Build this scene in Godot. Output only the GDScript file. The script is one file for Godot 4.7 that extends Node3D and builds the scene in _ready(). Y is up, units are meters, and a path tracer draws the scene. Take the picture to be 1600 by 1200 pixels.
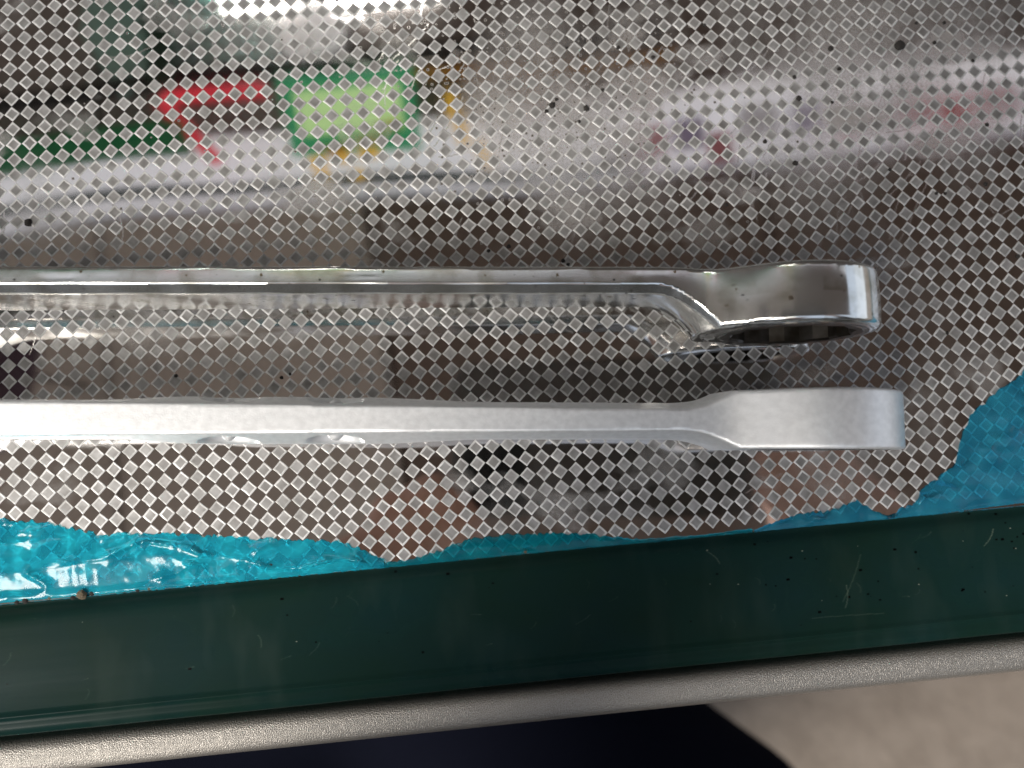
extends Node3D
# Two ring spanners on edge on a shelf lined with mirror film, photographed from straight above.
# Lengths below are millimetres; x runs to the right, z towards the photographer, y = 0 is the film.
const MM := 0.001
const YAW := 5.28            # the shelf's long edge, in degrees against x
var rng := RandomNumberGenerator.new()
var M := {}
var used := {}

# ------------------------------------------------------------------ naming and tags
func numbered(n: String) -> String:
	if not used.has(n):
		used[n] = 0
		return n
	used[n] += 1
	return "%s_%03d" % [n, used[n]]

func tag(o: Node, label: String, category: String, group := "") -> Node:
	o.set_meta("label", label)
	o.set_meta("category", category)
	if group:
		o.set_meta("group", group)
	return o

func thing(called: String, at := Vector3.ZERO, turn := 0.0) -> Node3D:
	var o := Node3D.new()
	o.name = numbered(called)
	add_child(o)
	o.position = at * MM
	o.rotation_degrees.y = turn
	return o

func part(called: String, mesh: Mesh, mat: Material, parent: Node, at := Vector3.ZERO, turn := Vector3.ZERO) -> MeshInstance3D:
	var o := MeshInstance3D.new()
	o.name = numbered(called) if parent == self else called
	o.mesh = mesh
	if mat:
		o.material_override = mat
	o.position = at * MM
	o.rotation_degrees = turn
	parent.add_child(o, true)
	return o

func boxm(s: Vector3) -> BoxMesh:
	var b := BoxMesh.new()
	b.size = s * MM
	return b

# ------------------------------------------------------------------ materials
func noise(s: int, f: float, octaves := 4, kind := FastNoiseLite.TYPE_SIMPLEX_SMOOTH) -> FastNoiseLite:
	var n := FastNoiseLite.new()
	n.seed = s
	n.frequency = f
	n.noise_type = kind
	n.fractal_octaves = octaves
	return n

func noise_map(s: int, f: float, size := 512, lo := Color.BLACK, hi := Color.WHITE, octaves := 4) -> NoiseTexture2D:
	var t := NoiseTexture2D.new()
	t.width = size
	t.height = size
	t.seamless = true
	t.noise = noise(s, f, octaves)
	var g := Gradient.new()
	g.set_color(0, lo)
	g.set_color(1, hi)
	t.color_ramp = g
	return t

func mat(c: Color, rough: float, metal := 0.0) -> StandardMaterial3D:
	var m := StandardMaterial3D.new()
	m.albedo_color = c.linear_to_srgb()
	m.roughness = rough
	m.metallic = metal
	return m

func triplanar(m: StandardMaterial3D, per_metre: float) -> StandardMaterial3D:
	m.uv1_triplanar = true
	m.uv1_scale = Vector3.ONE * per_metre
	return m

func make_materials() -> void:
	# frosted squares printed on the mirror film
	M.rim = triplanar(mat(Color(0.82, 0.81, 0.80), 0.5, 0.35), 11.0)
	M.rim.uv1_world_triplanar = true
	M.rim.albedo_texture = noise_map(11, 0.02, 512, Color(0.62, 0.62, 0.61), Color.WHITE, 6)
	M.frost = triplanar(mat(Color(0.39, 0.382, 0.376), 0.42, 0.45), 12.0)
	M.frost.uv1_world_triplanar = true
	M.frost.albedo_texture = noise_map(12, 0.025, 512, Color(0.68, 0.67, 0.66), Color.WHITE, 6)
	# polished chrome, a little greasy
	M.chrome = triplanar(mat(Color(0.91, 0.925, 0.94), 1.0, 0.92), 16.0)
	M.chrome.roughness_texture = noise_map(21, 0.006, 512, Color(0.05, 0.05, 0.05), Color(0.26, 0.26, 0.26), 5)
	M.chrome.albedo_texture = rust_map()
	# satin chrome, bead blasted
	M.satin = triplanar(mat(Color(0.88, 0.885, 0.89), 0.42, 0.56), 30.0)
	M.satin.albedo_texture = noise_map(23, 0.03, 512, Color(0.90, 0.90, 0.90), Color.WHITE, 5)
	M.satin.heightmap_enabled = true
	M.satin.heightmap_texture = noise_map(24, 0.16, 512, Color.BLACK, Color.WHITE, 3)
	M.satin.heightmap_scale = 0.0025
	M.steel = triplanar(mat(Color(0.16, 0.15, 0.14), 0.32, 0.9), 30.0)
	M.steel.albedo_texture = noise_map(25, 0.02, 256, Color(0.5, 0.46, 0.4), Color.WHITE)
	# trim: speckled bronze-grey anodised metal
	M.trim = triplanar(mat(Color(0.66, 0.635, 0.60), 0.5, 0.75), 34.0)
	M.trim.albedo_texture = noise_map(31, 0.22, 512, Color(0.5, 0.48, 0.45), Color.WHITE, 2)
	M.trim.heightmap_enabled = true
	M.trim.heightmap_texture = noise_map(32, 0.15, 512, Color.BLACK, Color.WHITE, 3)
	M.trim.heightmap_scale = 0.021
	M.crumb = triplanar(mat(Color(0.018, 0.015, 0.013), 0.9), 300.0)
	M.brown_crumb = triplanar(mat(Color(0.10, 0.075, 0.045), 0.85), 300.0)
	M.panel_side = mat(Color(0.02, 0.06, 0.055), 0.4)
	M.floor = triplanar(mat(Color(0.225, 0.185, 0.15), 0.9), 1.6)
	M.floor.albedo_texture = noise_map(41, 0.02, 512, Color(0.86, 0.85, 0.84), Color.WHITE, 6)
	M.floor.heightmap_enabled = true
	M.floor.heightmap_texture = noise_map(42, 0.08, 512)
	M.floor.heightmap_scale = 0.15
	M.navy = triplanar(mat(Color(0.008, 0.0092, 0.0165), 0.95), 14.0)
	M.navy.albedo_texture = noise_map(51, 0.12, 512, Color(0.55, 0.55, 0.6), Color.WHITE, 5)
	M.navy.metallic_specular = 0.1
	M.navy.heightmap_enabled = true
	M.navy.heightmap_texture = noise_map(52, 0.2, 512)
	M.navy.heightmap_scale = 0.05
	M.black_cloth = mat(Color(0.012, 0.012, 0.015), 0.9)
	M.skin = mat(Color(0.62, 0.36, 0.28), 0.55)
	M.hair = mat(Color(0.02, 0.015, 0.012), 0.6)
	M.shoe = mat(Color(0.03, 0.03, 0.03), 0.5)
	M.phone = mat(Color(0.10, 0.088, 0.082), 0.3)
	M.phone_rim = mat(Color(0.01, 0.01, 0.01), 0.3)
	M.lens = mat(Color(0.004, 0.004, 0.005), 0.05)
	M.cabinet = mat(Color(0.02, 0.05, 0.045), 0.5)
	M.roof_pale = mat(Color(0.78, 0.765, 0.765), 0.8)
	M.dark_wall = mat(Color(0.07, 0.07, 0.075), 0.9)
	M.roof_brown = mat(Color(0.27, 0.23, 0.215), 0.8)
	M.roof_grey = mat(Color(0.33, 0.32, 0.325), 0.8)
	M.roof_seam = mat(Color(0.02, 0.02, 0.02), 0.9)
	M.white = mat(Color(0.85, 0.85, 0.88), 0.5)
	M.black = mat(Color(0.012, 0.013, 0.018), 0.6)
	M.green = mat(Color(0.03, 0.36, 0.15), 0.5)
	M.dark_green = mat(Color(0.01, 0.06, 0.04), 0.6)
	M.lime = mat(Color(0.62, 0.85, 0.42), 0.5)
	M.red = mat(Color(0.75, 0.03, 0.06), 0.5)
	M.pink = mat(Color(0.70, 0.28, 0.33), 0.5)
	M.yellow = mat(Color(0.80, 0.48, 0.05), 0.5)
	M.teal = mat(Color(0.52, 0.80, 0.78), 0.7)
	M.grey = mat(Color(0.45, 0.45, 0.45), 0.6)
	M.lit_tube = mat(Color(0.9, 0.9, 0.88), 0.5)
	M.lit_tube.emission_enabled = true
	M.lit_tube.emission = Color(1.0, 0.99, 0.96)
	M.lit_tube.emission_energy_multiplier = 0.75
	M.milky = mat(Color(0.85, 0.86, 0.9), 0.7)
	M.milky.backlight_enabled = true
	M.milky.backlight = Color(0.86, 0.86, 0.88)
	M.lilac = mat(Color(0.62, 0.58, 0.72), 0.5)
	for k in ["green", "lime", "red", "pink", "yellow", "teal", "lilac", "white"]:
		M[k].backlight_enabled = true
		M[k].backlight = M[k].albedo_color
	for k in [["green_added_glow", Color(0.02, 0.30, 0.13), 0.45], ["lime_added_glow", Color(0.55, 0.85, 0.38), 0.5], ["red_added_glow", Color(0.80, 0.05, 0.08), 0.4], ["yellow_added_glow", Color(0.80, 0.50, 0.06), 0.45]]:  # added glow brightens the unlit signs and marks; none is a lamp
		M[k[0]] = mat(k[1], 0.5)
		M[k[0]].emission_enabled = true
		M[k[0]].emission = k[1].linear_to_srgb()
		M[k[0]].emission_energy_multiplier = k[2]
	M.purple = mat(Color(0.11, 0.07, 0.10), 0.9)

func rust_map() -> ImageTexture:
	var n := 512
	var im := Image.create(n, n, false, Image.FORMAT_RGB8)
	im.fill(Color(0.92, 0.92, 0.91))
	var r := RandomNumberGenerator.new()
	r.seed = 5
	var soft := noise(26, 0.012, 5)
	for y in n:
		for x in n:
			var k: float = clampf(soft.get_noise_2d(x, y) * 1.6, 0.0, 1.0)
			im.set_pixel(x, y, Color(0.93, 0.93, 0.92).lerp(Color(0.74, 0.73, 0.68), k))
	for i in 190:
		var c := Vector2(r.randf() * n, r.randf() * n)
		var rad := r.randf_range(1.0, 5.0) * r.randf()
		for y in range(int(c.y - rad), int(c.y + rad) + 1):
			for x in range(int(c.x - rad), int(c.x + rad) + 1):
				if Vector2(x, y).distance_to(c) <= rad * r.randf_range(0.6, 1.1):
					im.set_pixel(posmod(x, n), posmod(y, n), Color(0.42, 0.33, 0.19) if i % 3 else Color(0.2, 0.19, 0.18))
	return ImageTexture.create_from_image(im)

# mirror film: what dulls the mirror (dust haze, scuffs, scratches); uv covers x -180..200, z -170..24 on the shelf
const FX0 := -180.0
const FX1 := 200.0
const FZ0 := -170.0
const FZ1 := 24.0

func film_material() -> ORMMaterial3D:
	var w := 1520
	var h := 776
	var col := Image.create(w, h, false, Image.FORMAT_RGB8)
	var orm := Image.create(w, h, false, Image.FORMAT_RGB8)
	var big := noise(61, 0.012, 3)
	var mid := noise(62, 0.045, 4)
	var fine := noise(63, 0.5, 3)
	for j in h:
		var z := FZ0 + (FZ1 - FZ0) * j / h
		for i in w:
			var x := FX0 + (FX1 - FX0) * i / w
			var haze := 0.02 + 0.30 * smoothstep(-30.0, 120.0, x) * smoothstep(-20.0, -80.0, z)
			haze += 0.60 * exp(-(pow((x - 18.0) / 24.0, 2.0) + pow((z + 90.0) / 22.0, 2.0)))
			haze += 0.38 * smoothstep(0.22, 0.5, mid.get_noise_2d(x * 0.45 + 300.0, z * 0.8)) + 0.22 * exp(-(pow((x + 100.0) / 28.0, 2.0) + pow((z + 20.0) / 9.0, 2.0)))
			var d := clampf(haze + 0.4 * big.get_noise_2d(x, z) - 0.10, 0.0, 1.0) * clampf(0.75 + 0.8 * mid.get_noise_2d(x, z), 0.0, 1.3)
			var f := fine.get_noise_2d(x * 2.0, z * 2.0)
			d = clampf(d * (0.85 + 0.5 * f), 0.0, 0.8)
			col.set_pixel(i, j, Color(0.90, 0.885, 0.875).lerp(Color(0.57, 0.55, 0.53), d))
			orm.set_pixel(i, j, Color(1.0, 0.045 + 0.30 * d, 1.0 - 0.75 * d))
	var r := RandomNumberGenerator.new()
	r.seed = 77
	for k in 150:                                   # fine scratches and rub marks
		var p := Vector2(r.randf() * w, r.randf() * h)
		var a := r.randf() * TAU
		if k < 110:
			p = Vector2(r.randf_range(0.42, 0.86) * w, r.randf_range(0.1, 0.7) * h)
			a = r.randf_range(1.9, 2.4)
		var bend := r.randf_range(-0.02, 0.02)
		for s in r.randi_range(15, 70):
			p += Vector2(cos(a), sin(a))
			a += bend
			if p.x >= 0 and p.y >= 0 and p.x < w and p.y < h:
				orm.set_pixel(int(p.x), int(p.y), Color(1.0, 0.22, 0.85))
	for k in 900:                                   # ingrained specks
		var p := Vector2(r.randf() * w, r.randf() * h * 0.7)
		if k % 3:
			p = Vector2(clampf(r.randfn(0.53, 0.05), 0.0, 0.99) * w, clampf(r.randfn(0.36, 0.09), 0.0, 0.99) * h)
		var s := r.randi_range(1, 2)
		col.fill_rect(Rect2i(int(p.x), int(p.y), s, s), Color(0.25, 0.23, 0.21))
		orm.fill_rect(Rect2i(int(p.x), int(p.y), s, s), Color(1.0, 0.8, 0.0))
	var m := ORMMaterial3D.new()
	m.albedo_texture = ImageTexture.create_from_image(col)
	m.orm_texture = ImageTexture.create_from_image(orm)
	return m

# green paint: smears, chips, scratches; uv covers x -200..200, z 24..56
func paint_material() -> StandardMaterial3D:
	var w := 2000
	var h := 192
	var col := Image.create(w, h, false, Image.FORMAT_RGB8)
	var rough := Image.create(w, h, false, Image.FORMAT_RGB8)
	var big := noise(71, 0.02, 4)
	var smear := noise(72, 0.06, 4)
	for j in h:
		for i in w:
			var x := -200.0 + i * 0.2
			var z := 24.0 + j / 6.0
			var k := clampf(0.5 + 0.9 * big.get_noise_2d(x, z * 1.5), 0.0, 1.0)
			var s := clampf(smear.get_noise_2d(x, z * 0.35) * 1.4 - 0.15, 0.0, 1.0)
			var c := Color(0.0065, 0.022, 0.021).lerp(Color(0.007, 0.020, 0.015), k)
			c = c.lerp(Color(0.025, 0.042, 0.036), s * 0.35)
			col.set_pixel(i, j, c.linear_to_srgb())
			var ro := 0.26 + 0.10 * s + 0.06 * k
			rough.set_pixel(i, j, Color(ro, ro, ro))
	var r := RandomNumberGenerator.new()
	r.seed = 78
	for k in 90:
		var p := Vector2i(r.randi_range(0, w - 4), r.randi_range(4, h - 50))
		var s := r.randi_range(1, 3)
		if k < 50:
			p.x = r.randi_range(1250, 1800)
			p.y = r.randi_range(8, 120)
		var c := Color(0.01, 0.012, 0.012) if k % 5 else Color(0.55, 0.55, 0.5)
		if not k % 5:
			s = 1
		col.fill_rect(Rect2i(p.x, p.y, s + r.randi_range(0, 1), s), c)
	var lines := [[88.0, 32.0, 82.0, 43.0, 0.2], [83.5, 39.0, 82.5, 44.5, 0.3], [122.0, 29.0, 119.0, 33.0, 0.4], [20.0, 40.0, 16.0, 42.0, 0.15], [-60.0, 37.0, -59.5, 40.0, 0.2], [50.0, 27.5, 53.0, 31.0, 0.3], [74.0, 46.0, 92.0, 46.6, 0.15]]
	for k in 40:
		var x := r.randf_range(-120.0, 140.0)
		var z := r.randf_range(27.0, 46.0)
		lines.append([x, z, x + r.randf_range(-3.0, 3.0), z + r.randf_range(-3.0, 3.0), r.randf_range(0.03, 0.16)])
	for l in lines:
		var a := Vector2((l[0] + 200.0) * 5.0, (l[1] - 24.0) * 6.0)
		var b := Vector2((l[2] + 200.0) * 5.0, (l[3] - 24.0) * 6.0)
		var n := int(a.distance_to(b)) + 1
		for s in n:
			var t := float(s) / n
			var p := a.lerp(b, t) + Vector2(2.5 * sin(t * PI), 0)
			var q := Vector2i(clampi(int(p.x), 0, w - 2), clampi(int(p.y), 0, h - 1))
			for e in 2:
				var was := col.get_pixel(q.x + e, q.y)
				col.set_pixel(q.x + e, q.y, was.lerp(Color(0.42, 0.44, 0.38), l[4]))
	var m := StandardMaterial3D.new()
	m.albedo_texture = ImageTexture.create_from_image(col)
	m.roughness_texture = ImageTexture.create_from_image(rough)
	m.metallic_specular = 0.13
	m.heightmap_enabled = true
	m.heightmap_texture = noise_map(73, 0.01, 512)
	m.heightmap_scale = 0.0015
	return m

# ------------------------------------------------------------------ mesh helpers
func to_mesh(a: Array, surfaces := []) -> ArrayMesh:
	var m := ArrayMesh.new()
	m.add_surface_from_arrays(Mesh.PRIMITIVE_TRIANGLES, a)
	return m

# sheet of points (mm), rows x columns, smooth, with uv
func sheet(p: Array, uv: Array, rows: int, cols: int) -> ArrayMesh:
	var st := SurfaceTool.new()
	st.begin(Mesh.PRIMITIVE_TRIANGLES)
	st.set_smooth_group(0)
	for k in rows * cols:
		st.set_uv(uv[k])
		st.add_vertex(p[k] * MM)
	for r in rows - 1:
		for c in cols - 1:
			var a := r * cols + c
			for q in [a, a + 1, a + cols, a + 1, a + cols + 1, a + cols]:
				st.add_index(q)
	st.generate_normals()
	return st.commit()

# a profile of (z, y) points swept along x
func sweep(profile: Array, x0: float, x1: float, steps: int, wobble := 0.0) -> ArrayMesh:
	var p := []
	var uv := []
	var n := noise(81, 0.02, 2)
	for q in profile:
		for i in steps + 1:
			var x := lerpf(x0, x1, float(i) / steps)
			p.append(Vector3(x, q.y + wobble * n.get_noise_2d(x, 0), q.x + wobble * n.get_noise_2d(x, 50)))
			uv.append(Vector2((x + 200.0) / 400.0, (q.x - 24.0) / 32.0))
	return sheet(p, uv, profile.size(), steps + 1)

# Naive surface nets of a distance field f (mm), cells of c
func nets(f: Callable, lo: Vector3, hi: Vector3, c: float, into := []) -> Array:
	const B := 4
	var nx := int(ceil((hi.x - lo.x) / c)) + 1
	var ny := int(ceil((hi.y - lo.y) / c)) + 1
	var nz := int(ceil((hi.z - lo.z) / c)) + 1
	var g := PackedFloat32Array()
	g.resize(nx * ny * nz)
	g.fill(1e9)
	var half := c * B * 0.5
	var reach := half * 1.75 * 1.7
	var blocks := []
	for bz in range(0, nz, B):
		for by in range(0, ny, B):
			for bx in range(0, nx, B):
				if absf(f.call(lo + Vector3(bx, by, bz) * c + Vector3.ONE * half)) > reach:
					continue
				blocks.append(Vector3i(bx, by, bz))
				for z in range(bz, mini(bz + B + 1, nz)):
					for y in range(by, mini(by + B + 1, ny)):
						var at := (z * ny + y) * nx
						for x in range(bx, mini(bx + B + 1, nx)):
							if g[at + x] > 1e8:
								g[at + x] = f.call(lo + Vector3(x, y, z) * c)
	var verts: PackedVector3Array = into[0] if into else PackedVector3Array()
	var norms: PackedVector3Array = into[1] if into else PackedVector3Array()
	var index: PackedInt32Array = into[2] if into else PackedInt32Array()
	var cell := {}
	var off := [0, 1, nx, nx + 1, nx * ny, nx * ny + 1, nx * ny + nx, nx * ny + nx + 1]
	var cor := [Vector3(0, 0, 0), Vector3(1, 0, 0), Vector3(0, 1, 0), Vector3(1, 1, 0), Vector3(0, 0, 1), Vector3(1, 0, 1), Vector3(0, 1, 1), Vector3(1, 1, 1)]
	var edges := [[0, 1], [2, 3], [4, 5], [6, 7], [0, 2], [1, 3], [4, 6], [5, 7], [0, 4], [1, 5], [2, 6], [3, 7]]
	var e := c * 0.3
	for b in blocks:
		for z in range(b.z, mini(b.z + B, nz - 1)):
			for y in range(b.y, mini(b.y + B, ny - 1)):
				for x in range(b.x, mini(b.x + B, nx - 1)):
					var at: int = (z * ny + y) * nx + x
					var inside := 0
					for k in 8:
						if g[at + off[k]] < 0.0:
							inside += 1
					if inside == 0 or inside == 8:
						continue
					var sum := Vector3.ZERO
					var n := 0
					for q in edges:
						var d0: float = g[at + off[q[0]]]
						var d1: float = g[at + off[q[1]]]
						if (d0 < 0.0) != (d1 < 0.0):
							sum += cor[q[0]].lerp(cor[q[1]], d0 / (d0 - d1))
							n += 1
					var p := lo + (Vector3(x, y, z) + sum / n) * c
					var grad := Vector3.ZERO
					for t in [Vector3(1, -1, -1), Vector3(-1, -1, 1), Vector3(-1, 1, -1), Vector3(1, 1, 1)]:
						grad += t * f.call(p + t * e)
					grad /= 4.0 * e
					var gl := maxf(grad.length(), 0.3)
					p -= grad / gl * clampf(f.call(p) / gl, -0.5 * c, 0.5 * c)
					cell[at] = verts.size()
					verts.append(p * MM)
					norms.append(grad.normalized())
	for at in cell:
		var z: int = at / (nx * ny)
		var y: int = (at / nx) % ny
		var x: int = at % nx
		for axis in 3:
			var d: int = [1, nx, nx * ny][axis]
			var u: int = [nx, nx * ny, 1][axis]
			var v: int = [nx * ny, 1, nx][axis]
			if g[at] > 1e8 or g[at + d] > 1e8 or (g[at] < 0.0) == (g[at + d] < 0.0):
				continue
			if not (cell.has(at - u) and cell.has(at - v) and cell.has(at - u - v)):
				continue
			var q := [cell[at], cell[at - u], cell[at - u - v], cell[at - v]]
			if g[at] < 0.0:
				q.reverse()
			index.append_array(PackedInt32Array([q[0], q[1], q[2], q[0], q[2], q[3]]))
	return [verts, norms, index]

func nets_mesh(n: Array) -> ArrayMesh:
	var a := []
	a.resize(Mesh.ARRAY_MAX)
	a[Mesh.ARRAY_VERTEX] = n[0]
	a[Mesh.ARRAY_NORMAL] = n[1]
	a[Mesh.ARRAY_INDEX] = n[2]
	return to_mesh(a)

func smin(a: float, b: float, k: float) -> float:
	var h := maxf(k - absf(a - b), 0.0) / k
	return minf(a, b) - h * h * k * 0.25

# ------------------------------------------------------------------ spanners
var upper := true

# distance to a ring spanner standing on edge: x from the ring's centre, y above the film, z across its thickness
func spanner_field(p: Vector3) -> float:
	var dr := Vector2(p.x, p.y - 19.0).length()
	var jaw := Vector2(p.x + 235.0, p.y - 22.0)
	var dj := jaw.length()
	var hw := 9.4 + 0.012 * clampf(-p.x - 30.0, 0.0, 140.0)
	var hc := 19.6 + 0.012 * clampf(-p.x - 30.0, 0.0, 140.0)
	var plan := smin(dr - 19.0, maxf(maxf(absf(p.y - hc) - hw, p.x), -235.0 - p.x), 9.0)
	if p.x < -170.0:
		plan = smin(plan, dj - 24.0, 14.0)
		var j := jaw.rotated(0.26)
		plan = maxf(plan, -maxf(absf(j.y) - 13.5, j.x - 5.0))
	var s := pow(1.0 - clampf((dr - 22.0) / 13.0, 0.0, 1.0), 2.3) if upper else pow(1.0 - clampf((dr - 22.5) / 13.0, 0.0, 1.0), 2.8)
	var sj := 1.0 - smoothstep(24.0, 40.0, dj)
	if upper:
		plan += 0.006 * (p.z - 1.0) * (p.z - 1.0)
	var q := 0.0
	var r := lerpf(0.6, 1.1, s)
	if upper:
		var rear := lerpf(-7.4, -6.7, s)
		var front := lerpf(-1.7, 6.4, s) + 3.0 * sj
		if dr < 19.5:
			front -= 0.25 * smoothstep(16.5, 18.5, dr)
		q = maxf(p.z - front, rear - p.z)
	else:
		r = lerpf(0.35, 0.7, s)
		var edge := maxf(-plan, 0.0)
		var flat_half := 2.2 + 0.009 * clampf(-p.x - 30.0, 0.0, 150.0)
		var wide := 3.9 + 1.1 * smoothstep(-155.0, -135.0, p.x) * smoothstep(-72.0, -100.0, p.x)
		for cx in [-127.5, -105.0]:               # pressed letters in the raised panel
			var l := Vector2((p.x - cx) / 7.0, (p.y - 26.0) / 4.5).length()
			wide -= 2.6 * (1.0 - smoothstep(0.55, 1.0, l)) - 2.2 * (1.0 - smoothstep(0.0, 0.45, l))
		var half := lerpf(minf(wide, flat_half + 0.32 * edge), 6.25, s) + 2.0 * sj
		q = absf(p.z) - half
	var a := plan + r
	var b := q + r
	var d := minf(maxf(a, b), 0.0) + Vector2(maxf(a, 0.0), maxf(b, 0.0)).length() - r
	if upper:
		d = maxf(d, (plan + p.z - lerpf(-1.7, 6.4, s) - 3.0 * sj) * 0.7071 + lerpf(1.35, 0.5, s))
	return maxf(d, 14.9 - dr)

# the dark twelve-point insert in the ring
func insert_mesh(thick: float) -> ArrayMesh:
	var st := SurfaceTool.new()
	st.begin(Mesh.PRIMITIVE_TRIANGLES)
	var n := 24
	var ring := []
	for i in n:
		var a := TAU * i / n
		var r := 12.6 if i % 2 else 13.5
		ring.append([Vector2(cos(a), sin(a)) * 16.6, Vector2(cos(a), sin(a)) * (r + 0.5), Vector2(cos(a), sin(a)) * r])
	var lip := thick * 0.5
	st.set_smooth_group(-1)
	for i in n:
		var a = ring[i]
		var b = ring[(i + 1) % n]
		var loops := [[0, lip], [1, lip], [2, lip - 0.5], [2, -lip + 0.5], [1, -lip], [0, -lip], [0, lip]]
		for k in 6:
			var p: Array = [Vector3(a[loops[k][0]].x, a[loops[k][0]].y, loops[k][1]), Vector3(b[loops[k][0]].x, b[loops[k][0]].y, loops[k][1]), Vector3(b[loops[k + 1][0]].x, b[loops[k + 1][0]].y, loops[k + 1][1]), Vector3(a[loops[k + 1][0]].x, a[loops[k + 1][0]].y, loops[k + 1][1])]
			for q in [0, 1, 2, 0, 2, 3]:
				st.add_vertex(p[q] * MM)
	st.generate_normals()
	return st.commit()

func make_spanner(is_upper: bool, at: Vector3, turn: float) -> Node3D:
	upper = is_upper
	var o := thing("ring_spanner", at, turn)
	var n := nets(spanner_field, Vector3(-180, -0.9, -8.5), Vector3(20.5, 39.5, 8.0), 0.6)
	n = nets(spanner_field, Vector3(-261.6, -3.3, -9.7), Vector3(-178.8, 48, 11), 1.2, n)
	part("spanner_body", nets_mesh(n), M.chrome if is_upper else M.satin, o)
	part("twelve_point_insert", insert_mesh(13.0 if is_upper else 12.7), M.steel, o, Vector3(0, 19, -0.1))
	return o

# ------------------------------------------------------------------ the lined shelf
func wave(x: float, z: float) -> float:
	return 0.10 * sin(x * 0.043 + z * 0.021 + 0.7) + 0.05 * sin(z * 0.075 - x * 0.02) + 0.035 * sin(x * 0.085 + 2.0 + z * 0.05)

func frosted_variants() -> Array:
	var all := []
	for v in 6:
		var m := ArrayMesh.new()
		var loops := []
		for k in 3:
			var l := []
			for i in 8:
				var a := TAU * i / 8.0
				var r: float = [1.98, 1.74, 1.36][k]
				if i % 2:
					r *= 0.7071
				r += rng.randf_range(-0.07, 0.07)
				l.append(Vector3(cos(a) * r, [0.0, 0.065, 0.04][k] + rng.randf_range(-0.01, 0.01), sin(a) * r))
			loops.append(l)
		for s in 2:
			var st := SurfaceTool.new()
			st.begin(Mesh.PRIMITIVE_TRIANGLES)
			st.set_smooth_group(-1)
			for i in 8:
				var j := (i + 1) % 8
				if s == 0:
					for k in 2:
						for q in [loops[k][i], loops[k][j], loops[k + 1][j], loops[k][i], loops[k + 1][j], loops[k + 1][i]]:
							st.add_vertex(q * MM)
				else:
					for q in [loops[2][i], loops[2][j], Vector3(0, 0.036, 0)]:
						st.add_vertex(q * MM)
			st.generate_normals()
			st.commit(m)
		m.surface_set_material(0, M.rim)
		m.surface_set_material(1, M.frost)
		all.append(m)
	return all

func film_mesh() -> ArrayMesh:
	var p := []
	var uv := []
	var cols := 191
	var rows := 98
	for r in rows:
		for c in cols:
			var x := FX0 + 2.0 * c
			var z := FZ0 + 2.0 * r
			p.append(Vector3(x, wave(x, z), z))
			uv.append(Vector2((x - FX0) / (FX1 - FX0), (z - FZ0) / (FZ1 - FZ0)))
	return sheet(p, uv, rows, cols)

# a scrap of blue protective film left along the edge: its torn outline as (x, z) points, down to z = 24
func blue_scrap(outline: Array, s: int, lift: float) -> ArrayMesh:
	var n := noise(s, 0.03, 3)
	var fine := noise(s + 1, 0.35, 3)
	var crease := noise(s + 2, 0.045, 2)
	crease.fractal_type = FastNoiseLite.FRACTAL_RIDGED
	var x0: float = outline[0].x
	var x1: float = outline[-1].x
	var cols := int((x1 - x0) / 0.45) + 1
	var rows := 40
	var p := []
	var uv := []
	for r in rows + 1:
		for c in cols + 1:
			var x := lerpf(x0, x1, float(c) / cols)
			var top := 24.0
			for k in outline.size() - 1:
				if x >= outline[k].x and x <= outline[k + 1].x:
					top = lerpf(outline[k].y, outline[k + 1].y, (x - outline[k].x) / maxf(outline[k + 1].x - outline[k].x, 0.001))
			top += 0.9 * fine.get_noise_1d(x * 1.5) * clampf((24.0 - top) * 0.5, 0.0, 1.0)
			var t := float(r) / rows
			var z := lerpf(minf(top, 24.1), 24.15 + 0.2 * fine.get_noise_1d(x * 3.0), t)
			var free := sin(clampf(t * 1.2, 0.0, 1.0) * PI)
			var fold := pow(clampf(crease.get_noise_2d(x * 0.55 + z * 0.5, z * 1.7 - x * 0.35), 0.0, 1.0), 4.0)
			var y := wave(x, z) + 0.22 + lift * (0.5 + 0.5 * n.get_noise_2d(x, z * 2.0)) * free + 1.5 * fold * (0.3 + free) + 0.022 * fine.get_noise_2d(x, z)
			if t > 0.96:
				y = 0.25 - (t - 0.96) * 14.0
			p.append(Vector3(x, y, z))
			uv.append(Vector2(x, z) * 0.02)
	return sheet(p, uv, rows + 1, cols + 1)

func blue_material(c: Color, alpha: float) -> StandardMaterial3D:
	var m := mat(c, 0.14)
	m.albedo_color.a = alpha
	m.refraction_enabled = true
	m.refraction_scale = 0.008
	m.clearcoat_enabled = true
	m.clearcoat = 0.4
	m.clearcoat_roughness = 0.1
	m.albedo_texture = noise_map(91, 0.012, 512, Color(0.66, 0.74, 0.80), Color.WHITE, 5)
	return m

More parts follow.
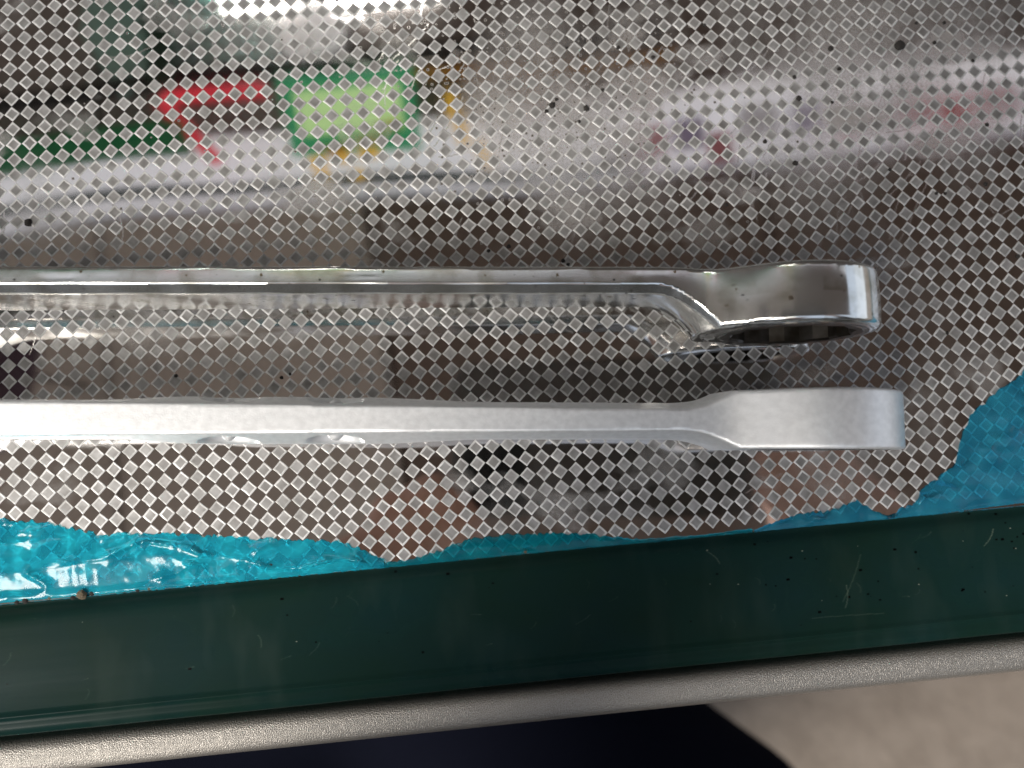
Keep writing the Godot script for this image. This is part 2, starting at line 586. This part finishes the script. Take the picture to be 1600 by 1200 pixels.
func make_shelf() -> void:
	var o := thing("lined_shelf", Vector3.ZERO, YAW)
	tag(o, "dark green painted shelf edge with a mirror lining of frosted diamonds and metal trim", "shelf")
	var film := part("mirror_film", film_mesh(), film_material(), o)
	film.set_meta("label", "silvery mirror film printed with frosted diamonds")
	# frosted squares, four millimetres apart
	var kinds := frosted_variants()
	var spots := []
	var turn := deg_to_rad(-0.8)
	for i in range(-48, 56):
		for j in range(-48, 9):
			var q := Vector2(i * 4.0, j * 4.0).rotated(turn) + Vector2(-7.8, 5.2)
			if q.x > FX0 + 2.0 and q.x < FX1 - 2.0 and q.y > FZ0 + 2.0 and q.y < 22.2:
				spots.append(q)
	var hidden := func(q: Vector2) -> bool:     # under the spanners or the blue film
		return (q.y > -17.0 and q.y < -1.0 and q.x < 105.0) or (q.y > -42.0 + 0.09 * q.x and q.y < -27.0 + 0.09 * q.x and q.x < 95.0) or (q.x < -28.0 and q.y > lerpf(3.0, 20.0, (q.x + 120.0) / 90.0)) or absf(q.x) > 125.0
	spots.sort_custom(func(a, b): return a.length_squared() + (1e6 if hidden.call(a) else 0.0) < b.length_squared() + (1e6 if hidden.call(b) else 0.0))
	var rim := SurfaceTool.new()
	var mid := SurfaceTool.new()
	rim.begin(Mesh.PRIMITIVE_TRIANGLES)
	mid.begin(Mesh.PRIMITIVE_TRIANGLES)
	for k in spots.size():
		var q: Vector2 = spots[k]
		var at := Vector3(q.x, wave(q.x, q.y), q.y)
		var a := rng.randf_range(-3.0, 3.0) + 90.0 * rng.randi_range(0, 3)
		var m: ArrayMesh = kinds[rng.randi_range(0, 5)]
		if k < 300:
			part("frosted_diamond", m, null, film, at, Vector3(0, a, 0))
		else:
			var t := Transform3D(Basis(Vector3.UP, deg_to_rad(a)), at * MM)
			rim.append_from(m, 0, t)
			mid.append_from(m, 1, t)
	var rest: ArrayMesh = rim.commit()
	mid.commit(rest)
	rest.surface_set_material(0, M.rim)
	rest.surface_set_material(1, M.frost)
	part("frosted_diamonds", rest, null, film).set_meta("kind", "stuff")
	# painted edge, its two beads, and the metal trim in front
	var prof := [Vector2(24.05, -3.0), Vector2(24.1, -1.3), Vector2(24.5, -1.45), Vector2(25.1, -1.3), Vector2(25.8, -0.9), Vector2(26.6, -0.4), Vector2(27.4, -0.12), Vector2(28.4, -0.02), Vector2(30.0, 0.0), Vector2(36.0, 0.02), Vector2(43.0, 0.0), Vector2(48.8, 0.0), Vector2(49.5, 0.06), Vector2(50.0, 0.34), Vector2(50.4, 0.34), Vector2(50.7, -0.1), Vector2(51.2, -0.35), Vector2(51.9, -0.4), Vector2(52.6, -0.32), Vector2(53.2, -0.4), Vector2(54.0, -0.7), Vector2(54.6, -1.1), Vector2(55.0, -2.0), Vector2(55.2, -4.0), Vector2(55.2, -9.0)]
	part("painted_edge", sweep(prof, -230, 260, 120, 0.12), paint_material(), o)
	var tp := [Vector2(57.0, -11.0), Vector2(57.0, -8.5), Vector2(57.2, -7.0), Vector2(57.6, -5.9), Vector2(58.2, -5.1), Vector2(59.0, -4.55), Vector2(60.0, -4.25), Vector2(61.4, -4.2), Vector2(62.8, -4.4), Vector2(64.1, -4.9), Vector2(64.8, -5.3), Vector2(65.2, -5.8), Vector2(65.4, -6.4), Vector2(66.2, -8.2), Vector2(66.5, -9.0), Vector2(66.5, -14.0), Vector2(60.0, -14.0)]
	part("metal_trim", sweep(tp, -230, 260, 60), M.trim, o)
	part("shelf_board", boxm(Vector3(490, 11, 240)), M.panel_side, o, Vector3(15, -9.5, -65.2))
	part("film_backing", boxm(Vector3(380, 3.3, 193.8)), M.panel_side, o, Vector3(10, -2.35, -73.1))
	part("shelf_front", boxm(Vector3(490, 4, 6)), M.panel_side, o, Vector3(15, -13.0, 58))
	# blue scraps of the film that once protected the mirror
	var bright := blue_material(Color(0.03, 0.68, 0.84), 0.34)  # stronger light at the left put into the film's colour
	var dull := blue_material(Color(0.05, 0.42, 0.60), 0.34)  # same film coloured darker, for the dimmer light at the right
	var teal := blue_material(Color(0.01, 0.40, 0.48), 0.30)
	var b := part("blue_film_scrap", blue_scrap([Vector2(-180, -4), Vector2(-150, 2), Vector2(-119.6, 3.9), Vector2(-110.6, 5.2), Vector2(-100, 8.5), Vector2(-94.8, 10.2), Vector2(-91.7, 9.9), Vector2(-74.2, 11.7), Vector2(-55.9, 14.6), Vector2(-40.5, 16.5), Vector2(-34.5, 18.6), Vector2(-28.5, 22.3)], 101, 1.1), bright, o)
	b.set_meta("label", "long bright cyan scrap of torn protective film at the left")
	b = part("blue_film_scrap", blue_scrap([Vector2(-29.5, 22.9), Vector2(-20.8, 22.5), Vector2(-12.8, 20.6), Vector2(-6.4, 18.9), Vector2(3, 19.1), Vector2(18.6, 20.2), Vector2(26.4, 21.7), Vector2(34, 23.2), Vector2(50, 23.6), Vector2(62, 23.2)], 111, 0.6), teal, o)
	b.set_meta("label", "narrow teal strip of torn protective film in the middle")
	b = part("blue_film_scrap", blue_scrap([Vector2(62.5, 23.6), Vector2(72.7, 21), Vector2(78.4, 20.7), Vector2(84.1, 20.5), Vector2(89.1, 18.8), Vector2(92, 21.4), Vector2(97.5, 23.6)], 121, 0.5), dull, o)
	b.set_meta("label", "small pointed blue scrap of protective film")
	b = part("blue_film_scrap", blue_scrap([Vector2(95.5, 23.6), Vector2(100.5, 21.8), Vector2(103.4, 21), Vector2(105.5, 17.7), Vector2(114.4, 13), Vector2(116.9, 6.8), Vector2(120.3, 0.7), Vector2(128.6, -5.1), Vector2(135.9, -9.3), Vector2(160, -22), Vector2(200, -30)], 131, 0.9), dull, o)
	b.set_meta("label", "large dull blue sheet of protective film at the right")

func crumb_mesh(s: int) -> ArrayMesh:
	var r := RandomNumberGenerator.new()
	r.seed = s
	var st := SurfaceTool.new()
	st.begin(Mesh.PRIMITIVE_TRIANGLES)
	st.set_smooth_group(-1)
	var rings := []
	for k in 3:
		var l := []
		for i in 9:
			var a := TAU * i / 9.0 + 0.3 * k
			var q: float = [0.95, 1.0, 0.55][k] * r.randf_range(0.75, 1.1)
			l.append(Vector3(cos(a) * q, [0.0, 0.28, 0.6][k] * r.randf_range(0.85, 1.15), sin(a) * q))
		rings.append(l)
	for i in 9:
		var j := (i + 1) % 9
		for k in 2:
			for q in [rings[k][i], rings[k][j], rings[k + 1][j], rings[k][i], rings[k + 1][j], rings[k + 1][i]]:
				st.add_vertex(q * MM)
		for q in [rings[2][i], rings[2][j], Vector3(0, 0.68, 0)]:
			st.add_vertex(q * MM)
	st.generate_normals()
	return st.commit()

func make_crumbs() -> void:
	var kinds := [crumb_mesh(1), crumb_mesh(2), crumb_mesh(3), crumb_mesh(4)]
	var c := Basis(Vector3.UP, deg_to_rad(YAW)).inverse()
	# [x, z, radius, label]
	var named := [
		[106.4, -107.6, 1.5, "largest round black crumb on the mirror film above the spanners"],
		[-53.3, 26.0, 1.2, "dark crumb on the front rim of the bright cyan film, second from its right end"],
		[-34.4, 24.3, 1.1, "tall dark crumb at the right tip of the bright cyan film"],
		[-98.1, 32.6, 1.3, "brown crumb on the shelf's rim below the bright cyan film"],
		[-116.1, -58.4, 1.0, "black crumb alone at the left above the chrome spanner"]]
	var plain := [[88.1, -106.5, 0.8], [115.8, -108.6, 0.6], [90.2, -101.1, 0.6], [79.3, -92.9, 0.8], [77.7, -75.6, 0.8], [70.1, -81.3, 0.6], [23.9, -89.6, 0.9], [28.2, -94.6, 0.5], [32.4, -106.1, 0.6], [22.0, -86.1, 0.5], [111.3, -114.0, 0.5], [118.7, -114.1, 0.5], [127.4, -70.6, 0.6], [114.3, -67.9, 0.5], [116.6, -67.9, 0.5], [128.6, -86.4, 0.6], [15.0, -90.3, 0.9], [13.6, -88.8, 0.6], [16.2, -92.0, 0.5], [78.3, -98.7, 0.6], [-78.1, -20.1, 0.5], [41.4, -103.6, 0.6], [3.9, -53.2, 0.6], [-1.2, -52.0, 0.5], [17.7, -49.5, 0.6], [18.9, -48.6, 0.5], [88.0, -92.0, 0.5], [102.4, -74.1, 0.5], [55.0, -112.5, 0.5], [-52.3, -19.7, 0.5], [18.9, -105.9, 0.5], [125.8, -103.8, 0.5], [134.6, -51.5, 0.6], [115.2, -31.5, 0.5], [59.6, -64.4, 0.5], [-50.2, -20.6, 0.4]]
	var rim := [[-111.6, 34.0, 0.8], [-85.2, 31.6, 0.6], [-96.0, 32.4, 0.7], [-100.5, 33.4, 0.6], [-113.6, 34.4, 0.6], [-82.5, 31.2, 0.5], [-106.0, 33.4, 0.5], [8.0, 22.6, 0.7]]
	for k in named.size() + plain.size() + rim.size():
		var d: Array = named[k] if k < named.size() else plain[k - named.size()] if k < named.size() + plain.size() else rim[k - named.size() - plain.size()]
		var l := c * Vector3(d[0], 0, d[1])
		var y := wave(l.x, l.z)
		if l.z > 23.4:
			y = 0.5 if k < named.size() else -0.1
		var o := part("dirt_crumb", kinds[k % 4], M.brown_crumb if k == 3 or k > named.size() + plain.size() + 4 else M.crumb, self, Vector3(d[0], y, d[1]), Vector3(0, rng.randf() * 360.0, 0))
		o.scale = Vector3.ONE * d[2]
		if k < named.size():
			tag(o, d[3], "crumb", "dirt crumbs on the shelf")
		elif k < named.size() + plain.size():
			tag(o, "tiny black crumb of dirt scattered on the mirror film", "crumb", "tiny crumbs on the mirror film")
		else:
			tag(o, "tiny crumb of dirt caught between film and green rim", "crumb", "tiny crumbs along the green rim")

# ------------------------------------------------------------------ photographer, phone
var bones := []
var blend := 30.0

func bone_field(p: Vector3) -> float:
	var d := 1e6
	for b in bones:
		var ab: Vector3 = b[1] - b[0]
		var h := clampf((p - b[0]).dot(ab) / maxf(ab.length_squared(), 1e-6), 0.0, 1.0)
		d = smin(d, p.distance_to(b[0] + ab * h) - lerpf(b[2], b[3], h), blend)
	return d

func nets_of(list: Array, k: float, cell: float, into := []) -> Array:
	bones = list
	blend = k
	var lo := Vector3.ONE * 1e6
	var hi := -lo
	for b in list:
		for e in 2:
			lo = lo.min(b[e] - Vector3.ONE * (b[2 + e] + cell * 2.0))
			hi = hi.max(b[e] + Vector3.ONE * (b[2 + e] + cell * 2.0))
	return nets(bone_field, lo, hi, cell, into)

func hand(wrist: Vector3, palm: Vector3, knuckles: Array, tips: Array, thumb: Array) -> Array:
	var list := [[wrist, palm, 24.0, 24.0], [palm, (knuckles[1] + knuckles[2]) * 0.5, 20.0, 15.0]]
	for i in 4:
		var m: Vector3 = (knuckles[i] + tips[i]) * 0.5 + (knuckles[i] - palm).normalized() * 9.0
		list.append([palm.lerp(knuckles[i], 0.55), knuckles[i], 12.0, 10.5])
		list.append([knuckles[i], m, 9.8, 8.8])
		list.append([m, tips[i], 8.6, 7.4])
	list.append([palm, thumb[0], 14.0, 11.5])
	list.append([thumb[0], thumb[1], 10.5, 8.5])
	return list

func make_person() -> void:
	var o := thing("person", Vector3(-60, -850, 380))
	tag(o, "person in navy trousers sitting close to the shelf and leaning over it, holding a phone", "person")
	var base := Vector3(60, 850, -380)              # parts are built in place and moved back by the base
	var v := func(x, y, z) -> Vector3: return Vector3(x, y, z)
	var hipr: Vector3 = v.call(148, -400, 292)
	var hipl: Vector3 = v.call(-260, -400, 290)
	var kr: Vector3 = v.call(-18, -372, 147)
	var kl: Vector3 = v.call(-130, -372, 120)
	var ar: Vector3 = v.call(60, -770, 130)
	var al: Vector3 = v.call(-190, -770, 130)
	var sr: Vector3 = v.call(165, 150, 370)
	var sl: Vector3 = v.call(-205, 150, 370)
	var er: Vector3 = v.call(265, 20, 260)
	var el: Vector3 = v.call(-150, 40, 300)
	var wr: Vector3 = v.call(196, 200, 62)
	var wl: Vector3 = v.call(-84, 190, 92)
	var torso := [[v.call(-50, -390, 420), v.call(-40, -150, 450), 125.0, 130.0], [v.call(-40, -150, 450), v.call(-25, 90, 400), 130.0, 135.0], [sl, sr, 55.0, 55.0]]
	var head := [[v.call(-20, 150, 390), v.call(-18, 260, 350), 55.0, 52.0], [v.call(-15, 345, 325), v.call(-15, 320, 300), 86.0, 72.0], [v.call(-15, 268, 272), v.call(-15, 285, 290), 36.0, 50.0], [v.call(-15, 312, 232), v.call(-15, 295, 216), 9.0, 13.0]]
	for s in [-1, 1]:
		head.append([v.call(-15 + s * 82, 322, 318), v.call(-15 + s * 84, 296, 312), 12.0, 9.0])
	# skin: head, hands and forearms in one surface with the trunk inside the clothes
	var skin := nets_of(torso + head + [[sl, el, 44, 34], [el, wl, 36, 25], [sr, er, 44, 34], [er, wr, 36, 25]], 26.0, 13.0)
	var lh := hand(wl, v.call(-66, 200, 60), [v.call(-52, 206, 26), v.call(-42, 202, 34), v.call(-36, 198, 46), v.call(-36, 194, 58)], [v.call(-20, 190, 22), v.call(-11, 189, 31), v.call(-14, 189, 41), v.call(-22, 187, 54)], [v.call(-52, 219, 44), v.call(-24, 216, 30)])
	skin = nets_of(lh, 7.0, 3.0, skin)
	var rh := hand(wr, v.call(184, 203, 32), [v.call(172, 206, -8), v.call(166, 202, 6), v.call(164, 198, 20), v.call(166, 194, 33)], [v.call(142, 190, -14), v.call(136, 189, 2), v.call(138, 189, 17), v.call(146, 188, 30)], [v.call(174, 219, 18), v.call(142, 216, 10)])
	skin = nets_of(rh, 7.0, 3.0, skin)
	var body := part("body", nets_mesh(skin), M.skin, o, base)
	var hair := nets_of([[v.call(-15, 372, 345), v.call(-15, 352, 352), 82.0, 84.0], [v.call(-15, 300, 385), v.call(-15, 280, 392), 52.0, 40.0]], 20.0, 9.0)
	part("hair", nets_mesh(hair), M.hair, o, base)
	for s in [-1, 1]:
		var ball := SphereMesh.new()
		ball.radius = 0.012
		ball.height = 0.024
		part("eye", ball, M.lens, o, base + Vector3(-15 + s * 32, 326, 240))
	var lip := CapsuleMesh.new()
	lip.radius = 0.006
	lip.height = 0.05
	part("mouth", lip, M.pink, o, base + Vector3(-15, 266, 238), Vector3(0, 0, 90))
	var jumper := nets_of([[v.call(-50, -330, 425), v.call(-40, -150, 452), 150.0, 146.0], [v.call(-40, -150, 452), v.call(-25, 90, 402), 146.0, 150.0], [sl, sr, 68.0, 68.0], [sl, el, 60, 50], [el, el.lerp(wl, 0.86), 50, 36], [sr, er, 60, 50], [er, er.lerp(wr, 0.86), 50, 36]], 28.0, 13.0)
	part("jumper", nets_mesh(jumper), M.black_cloth, o, base)
	var trousers := nets_of([[hipr, kr, 98, 78], [hipl, kl, 98, 80], [v.call(-200, -410, 400), v.call(110, -410, 400), 130.0, 130.0], [kr, ar, 72, 52], [kl, al, 72, 52], [kr, kl, 60, 60]], 34.0, 13.0)
	part("trousers", nets_mesh(trousers), M.navy, o, base)
	for a in [ar, al]:
		var sh := nets_of([[a + Vector3(0, -40, 20), a + Vector3(0, -52, -130), 40.0, 27.0], [a, a + Vector3(0, -40, 20), 44.0, 40.0]], 20.0, 11.0)
		part("shoe", nets_mesh(sh), M.shoe, o, base)
	var st := thing("low_stool", Vector3(-45, -850, 430))
	tag(st, "low black stool under the sitting person", "stool")
	var seat := CylinderMesh.new()
	seat.top_radius = 0.17
	seat.bottom_radius = 0.175
	seat.height = 0.03
	part("seat", seat, M.black, st, Vector3(0, 305, 0))
	for k in 4:
		var leg := CylinderMesh.new()
		leg.top_radius = 0.014
		leg.bottom_radius = 0.011
		leg.height = 0.29
		part("leg", leg, M.grey, st, Vector3(115 * (1 if k % 2 else -1), 145, 115 * (1 if k > 1 else -1)))
	var ph := thing("smartphone", Vector3(62, 197, -10))
	tag(ph, "dark smartphone held flat above the shelf with its lenses facing down", "phone")
	part("phone_back", slab(168, 8.5, 76, 9.0), M.phone, ph, Vector3(0, 4.25, 0))
	part("phone_frame", slab(169, 4.0, 77, 9.5), M.phone_rim, ph, Vector3(0, 5.0, 0))
	part("camera_bump", slab(34, 1.0, 50, 6.0), M.phone_rim, ph, Vector3(-62, -0.4, 10))
	for p in [Vector3(-62, -0.6, 10), Vector3(-62, -0.6, 26), Vector3(-62, -0.6, -6)]:
		var ring := TorusMesh.new()
		ring.inner_radius = 0.0045
		ring.outer_radius = 0.0062
		var lens := part("lens", ring, M.phone_rim, ph, p)
		var glass := CylinderMesh.new()
		glass.top_radius = 0.0046
		glass.bottom_radius = 0.0046
		glass.height = 0.0006
		part("lens_glass", glass, M.lens, lens, Vector3(0, -0.2, 0))

# a slab with rounded corners in plan and a small bevel
func slab(w: float, t: float, d: float, r: float) -> ArrayMesh:
	var rings := []
	for k in 4:
		var ins: float = [0.8, 0.0, 0.0, 0.8][k]
		var y: float = [-0.5, -0.5 + 0.8 / t if t > 3.0 else -0.2, 0.5 - 0.8 / t if t > 3.0 else 0.2, 0.5][k] * t
		var l := []
		for i in 28:
			var q := i / 7
			var a := (q + (i % 7) / 6.0) * PI * 0.5
			var c := Vector2([1, -1, -1, 1][q] * (w * 0.5 - r), [1, 1, -1, -1][q] * (d * 0.5 - r))
			l.append(Vector3(c.x + cos(a) * (r - ins), y, c.y + sin(a) * (r - ins)))
		rings.append(l)
	var st := SurfaceTool.new()
	st.begin(Mesh.PRIMITIVE_TRIANGLES)
	st.set_smooth_group(-1)
	for i in 28:
		var j := (i + 1) % 28
		for k in 3:
			for q in [rings[k][i], rings[k + 1][j], rings[k][j], rings[k][i], rings[k + 1][i], rings[k + 1][j]]:
				st.add_vertex(q * MM)
		for q in [rings[0][i], rings[0][j], Vector3(0, -t * 0.5, 0), rings[3][j], rings[3][i], Vector3(0, t * 0.5, 0)]:
			st.add_vertex(q * MM)
	st.generate_normals()
	return st.commit()

# ------------------------------------------------------------------ the stall overhead, seen in the mirror
func bar(called: String, a: Vector3, b: Vector3, w: float, h: float, m: Material, parent: Node) -> MeshInstance3D:
	var o := part(called, boxm(Vector3(a.distance_to(b), h, w)), m, parent, (a + b) * 0.5)
	var x := (b - a).normalized()
	var z := x.cross(Vector3.UP).normalized()
	o.basis = Basis(x, z.cross(x), z)
	return o

func make_stall() -> void:
	var o := thing("canopy_roof", Vector3(0, 1400, 0), 6.4)
	tag(o, "flat panelled canopy roof with a milky daylight strip over the shelf", "roof")
	for k in 6:
		var x0: float = [-2405, -1857, -1310, -735, -190, 640][k]
		var x1: float = [-1869, -1322, -749, -204, 628, 2200][k]
		part("roof_panel", boxm(Vector3(x1 - x0, 20, 816)), M.roof_brown if k > 3 else M.roof_pale, o, Vector3((x0 + x1) * 0.5, 10, -144))
		part("roof_panel", boxm(Vector3(x1 - x0, 20, 1900)), M.roof_grey if k < 4 else M.roof_brown, o, Vector3((x0 + x1) * 0.5, 10, -1682))
	part("roof_batten", boxm(Vector3(4600, 20, 820)), M.roof_seam, o, Vector3(-100, 40, -144))
	part("roof_batten", boxm(Vector3(4600, 20, 1906)), M.roof_seam, o, Vector3(-100, 40, -1683))
	var film := PlaneMesh.new()
	film.size = Vector2(4.6, 0.2)
	part("daylight_strip", film, M.milky, o, Vector3(-100, 14, -638))
	o = thing("goods_rail", Vector3(0, 1300, 0))
	tag(o, "dark green rail with pink and red packets hung under the canopy", "rail")
	bar("rail", Vector3(-1500, 0, -415), Vector3(300, 0, -590), 18, 20, M.dark_green, o)
	for p in [[250, 70, -640, "white"], [330, 60, -655, "pink"], [410, 70, -668, "lilac"], [480, 50, -640, "pink"], [560, 80, -690, "white"], [660, 70, -700, "lilac"], [740, 50, -690, "pink"], [820, 60, -710, "white"], [890, 80, -716, "pink"], [970, 60, -710, "red"], [1050, 70, -730, "pink"], [1140, 60, -735, "lilac"]]:
		part("packet", boxm(Vector3(p[1], 6, 60)), M[p[3]], o, Vector3(p[0], 60, p[2]), Vector3(0, 6, 0))
	o = thing("green_sign", Vector3(-265, 1260, -660))  # frame, panel and yellow marks carry an added glow, no real backlight
	tag(o, "green framed sign with a pale lime panel under the canopy, given an added glow", "sign")
	part("sign_frame", boxm(Vector3(255, 16, 150)), M.green_added_glow, o, Vector3.ZERO, Vector3(0, 4, 0))
	part("lime_panel", boxm(Vector3(205, 8, 84)), M.lime_added_glow, o, Vector3(0, -11, -4), Vector3(0, 4, 0))
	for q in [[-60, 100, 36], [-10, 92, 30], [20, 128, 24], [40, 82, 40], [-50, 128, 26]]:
		part("yellow_mark", boxm(Vector3(q[2], 8, 20)), M.yellow_added_glow, o, Vector3(q[0], 0, q[1]), Vector3(0, 10, 0))
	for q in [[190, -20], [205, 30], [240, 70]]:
		part("yellow_mark", boxm(Vector3(18, 8, 46)), M.yellow_added_glow, o, Vector3(q[0], 0, q[1]), Vector3(0, 5, 0))
	o = thing("red_angle_sign", Vector3(-500, 1250, -640))  # no neon tube: the red arms carry an added glow
	tag(o, "red angled sign beside the green sign, given an added glow", "sign")
	bar("arm", Vector3(-110, 0, -40), Vector3(75, 0, -62), 24, 16, M.red_added_glow, o)
	bar("arm", Vector3(-105, 0, -34), Vector3(-20, 0, 90), 22, 15, M.red_added_glow, o)
	o = thing("green_banner", Vector3(-800, 1260, -580))
	tag(o, "green fabric strip hung beside the red sign", "banner")
	bar("strip", Vector3(-500, 0, 45), Vector3(240, 0, -20), 70, 8, M.green, o)
	o = thing("black_beam", Vector3(0, 1330, -790))
	tag(o, "thin black beam under the canopy", "beam")
	bar("beam", Vector3(-1500, 0, 120), Vector3(330, 0, -65), 26, 30, M.black, o)
	o = thing("yellow_rail", Vector3(100, 1280, -755))
	tag(o, "yellow rail with hanging stubs beside the green sign", "rail")
	bar("rail", Vector3(-260, 0, 10), Vector3(250, 0, -28), 14, 12, M.yellow, o)
	for x in [-40.0, 190.0]:
		bar("stub", Vector3(x, 0, 0), Vector3(x + 5, 0, 75), 14, 12, M.yellow, o)
	for p in [[-330, 150], [-390, 168], [-290, 120]]:
		part("stub", boxm(Vector3(44, 12, 16)), M.yellow, o, Vector3(p[0], -20, p[1]), Vector3(0, 12, 0))
	o = thing("teal_awning", Vector3(-700, 1330, -880))
	tag(o, "pale teal awning cloth gathered on a dark green pole", "awning")
	bar("cloth", Vector3(-150, 0, -110), Vector3(240, 0, -110), 170, 8, M.teal, o)
	bar("cloth", Vector3(-110, -6, -30), Vector3(10, -6, 130), 110, 8, M.teal, o)
	bar("pole", Vector3(30, -20, -40), Vector3(60, -20, 150), 50, 24, M.dark_green, o)
	o = thing("dome_lamp", Vector3(-365, 1330, -860))
	tag(o, "pale dome lamp beside a lit white tube under the canopy", "lamp")
	var d := SphereMesh.new()
	d.radius = 0.065
	d.height = 0.09
	part("dome", d, M.white, o)
	bar("lamp_tube", Vector3(-180, 30, -60), Vector3(260, 30, -86), 34, 20, M.lit_tube, o)
	var glow := AreaLight3D.new()
	glow.name = "tube_light"
	glow.area_size = Vector2(0.43, 0.034)
	glow.light_energy = 0.12
	glow.light_color = Color(1.0, 0.98, 0.95)
	glow.area_range = 8.0
	glow.area_attenuation = 2.0
	glow.shadow_enabled = true
	o.add_child(glow)
	glow.position = Vector3(40, 18, -73) * MM
	glow.rotation_degrees = Vector3(-90, 3.4, 0)
	o = thing("hanging_jacket", Vector3(-815, 1150, -190))
	tag(o, "dark purple jacket hung at the left of the stall", "jacket")
	bones = [[Vector3(-40, 0, 0), Vector3(-10, -20, 120), 50.0, 60.0], [Vector3(-20, 40, 0), Vector3(-30, 0, 130), 50.0, 50.0]]
	blend = 30.0
	part("jacket_body", nets_mesh(nets(bone_field, Vector3(-140, -110, -100), Vector3(160, 130, 260), 14.0)), M.purple, o)
	bar("hook", Vector3(10, 60, 40), Vector3(12, 250, 40), 8, 8, M.black, o)

func make_surroundings() -> void:
	var f := part("ground", boxm(Vector3(60000, 200, 60000)), M.floor, self, Vector3(0, -950, 0))
	f.set_meta("kind", "structure")
	tag(f, "beige concrete ground beyond the shelf", "ground")
	var o := thing("tool_cabinet", Vector3(20, -850, -330), YAW)
	tag(o, "dark green cabinet under the lined shelf", "cabinet")
	part("carcass", boxm(Vector3(480, 833, 420)), M.cabinet, o, Vector3(0, 416.5, 0))
	part("door", boxm(Vector3(460, 780, 12)), M.cabinet, o, Vector3(0, 420, 217))
	o = thing("brown_wall", Vector3(0, -850, -2600))
	tag(o, "brown back wall of the stall", "wall")
	part("wall", boxm(Vector3(4600, 2300, 80)), M.roof_brown, o, Vector3(-100, 1150, 0))
	o = thing("added_dark_wall", Vector3(0, -850, 3600))  # added out of view so the reflected horizon turns dark
	tag(o, "low dark wall added unseen behind the photographer to darken reflections", "wall")
	part("wall", boxm(Vector3(14000, 2300, 160)), M.dark_wall, o, Vector3(0, 1150, 0))
	part("coping", boxm(Vector3(14000, 60, 220)), M.dark_wall, o, Vector3(0, 2331, 0))
	o = thing("brown_wall", Vector3(1500, -850, -1650))  # added out of view, holds sky light off the right side
	tag(o, "brown side wall added unseen at the right to block sky light", "wall")
	part("wall", boxm(Vector3(80, 2300, 1800)), M.roof_brown, o, Vector3(0, 1150, 0))

# ------------------------------------------------------------------ scene
func _ready() -> void:
	rng.seed = 2024
	var cam := Camera3D.new()
	cam.name = "camera"
	var at := CameraAttributesPhysical.new()
	at.frustum_focal_length = 24.6
	at.frustum_focus_distance = 0.183
	at.frustum_near = 0.01
	at.frustum_far = 120.0
	at.exposure_aperture = 8.0
	cam.attributes = at
	cam.fov = 52.0
	cam.near = 0.01
	cam.far = 120.0
	var right := Vector3(0.999705, 0.024277, 0.0)
	var up := Vector3(-0.002260, 0.093063, -0.995658)
	cam.transform = Transform3D(Basis(right, up, right.cross(up)), Vector3(0, 0.195, 0))
	add_child(cam)
	cam.current = true

	var env := Environment.new()
	env.background_mode = Environment.BG_SKY
	var sky := Sky.new()
	var sm := ProceduralSkyMaterial.new()
	sm.sky_top_color = Color(0.62, 0.66, 0.72)
	sm.sky_horizon_color = Color(0.80, 0.82, 0.85)
	sm.sky_curve = 0.2
	sm.ground_bottom_color = Color(0.35, 0.32, 0.29)
	sm.ground_horizon_color = Color(0.5, 0.48, 0.46)
	sm.sun_angle_max = 1.0
	sm.energy_multiplier = 1.35
	sky.sky_material = sm
	env.sky = sky
	env.tonemap_mode = Environment.TONE_MAPPER_LINEAR
	env.tonemap_exposure = 1.26
	env.sdfgi_enabled = true
	env.ssao_enabled = true
	env.ssil_enabled = true
	var we := WorldEnvironment.new()
	we.name = "world"
	we.environment = env
	add_child(we)

	var sun := DirectionalLight3D.new()
	sun.name = "sun"
	sun.light_energy = 1.05
	sun.light_angular_distance = 22.0
	sun.light_color = Color(1.0, 0.98, 0.95)
	sun.shadow_enabled = true
	add_child(sun)
	sun.basis = Basis.looking_at(-Vector3(-0.8, 1.0, 0.58).normalized(), Vector3.UP)

	make_materials()
	make_surroundings()
	make_stall()
	for o in get_children():
		if o.name in ["green_sign", "green_banner", "red_angle_sign", "yellow_rail"]:
			for q in o.get_children():
				q.basis = Basis(Vector3.RIGHT, deg_to_rad(-38.0)) * q.basis
	make_shelf()
	tag(make_spanner(true, Vector3(67.5, 0.25, -34.1), 0.63), "polished chrome ring spanner with offset head, standing on edge behind the satin one", "spanner", "ring spanners on edge")
	tag(make_spanner(false, Vector3(71.5, 0.25, -8.0), 0.0), "matt satin grey ring spanner standing on edge, nearest the green rim", "spanner", "ring spanners on edge")
	make_crumbs()
	make_person()
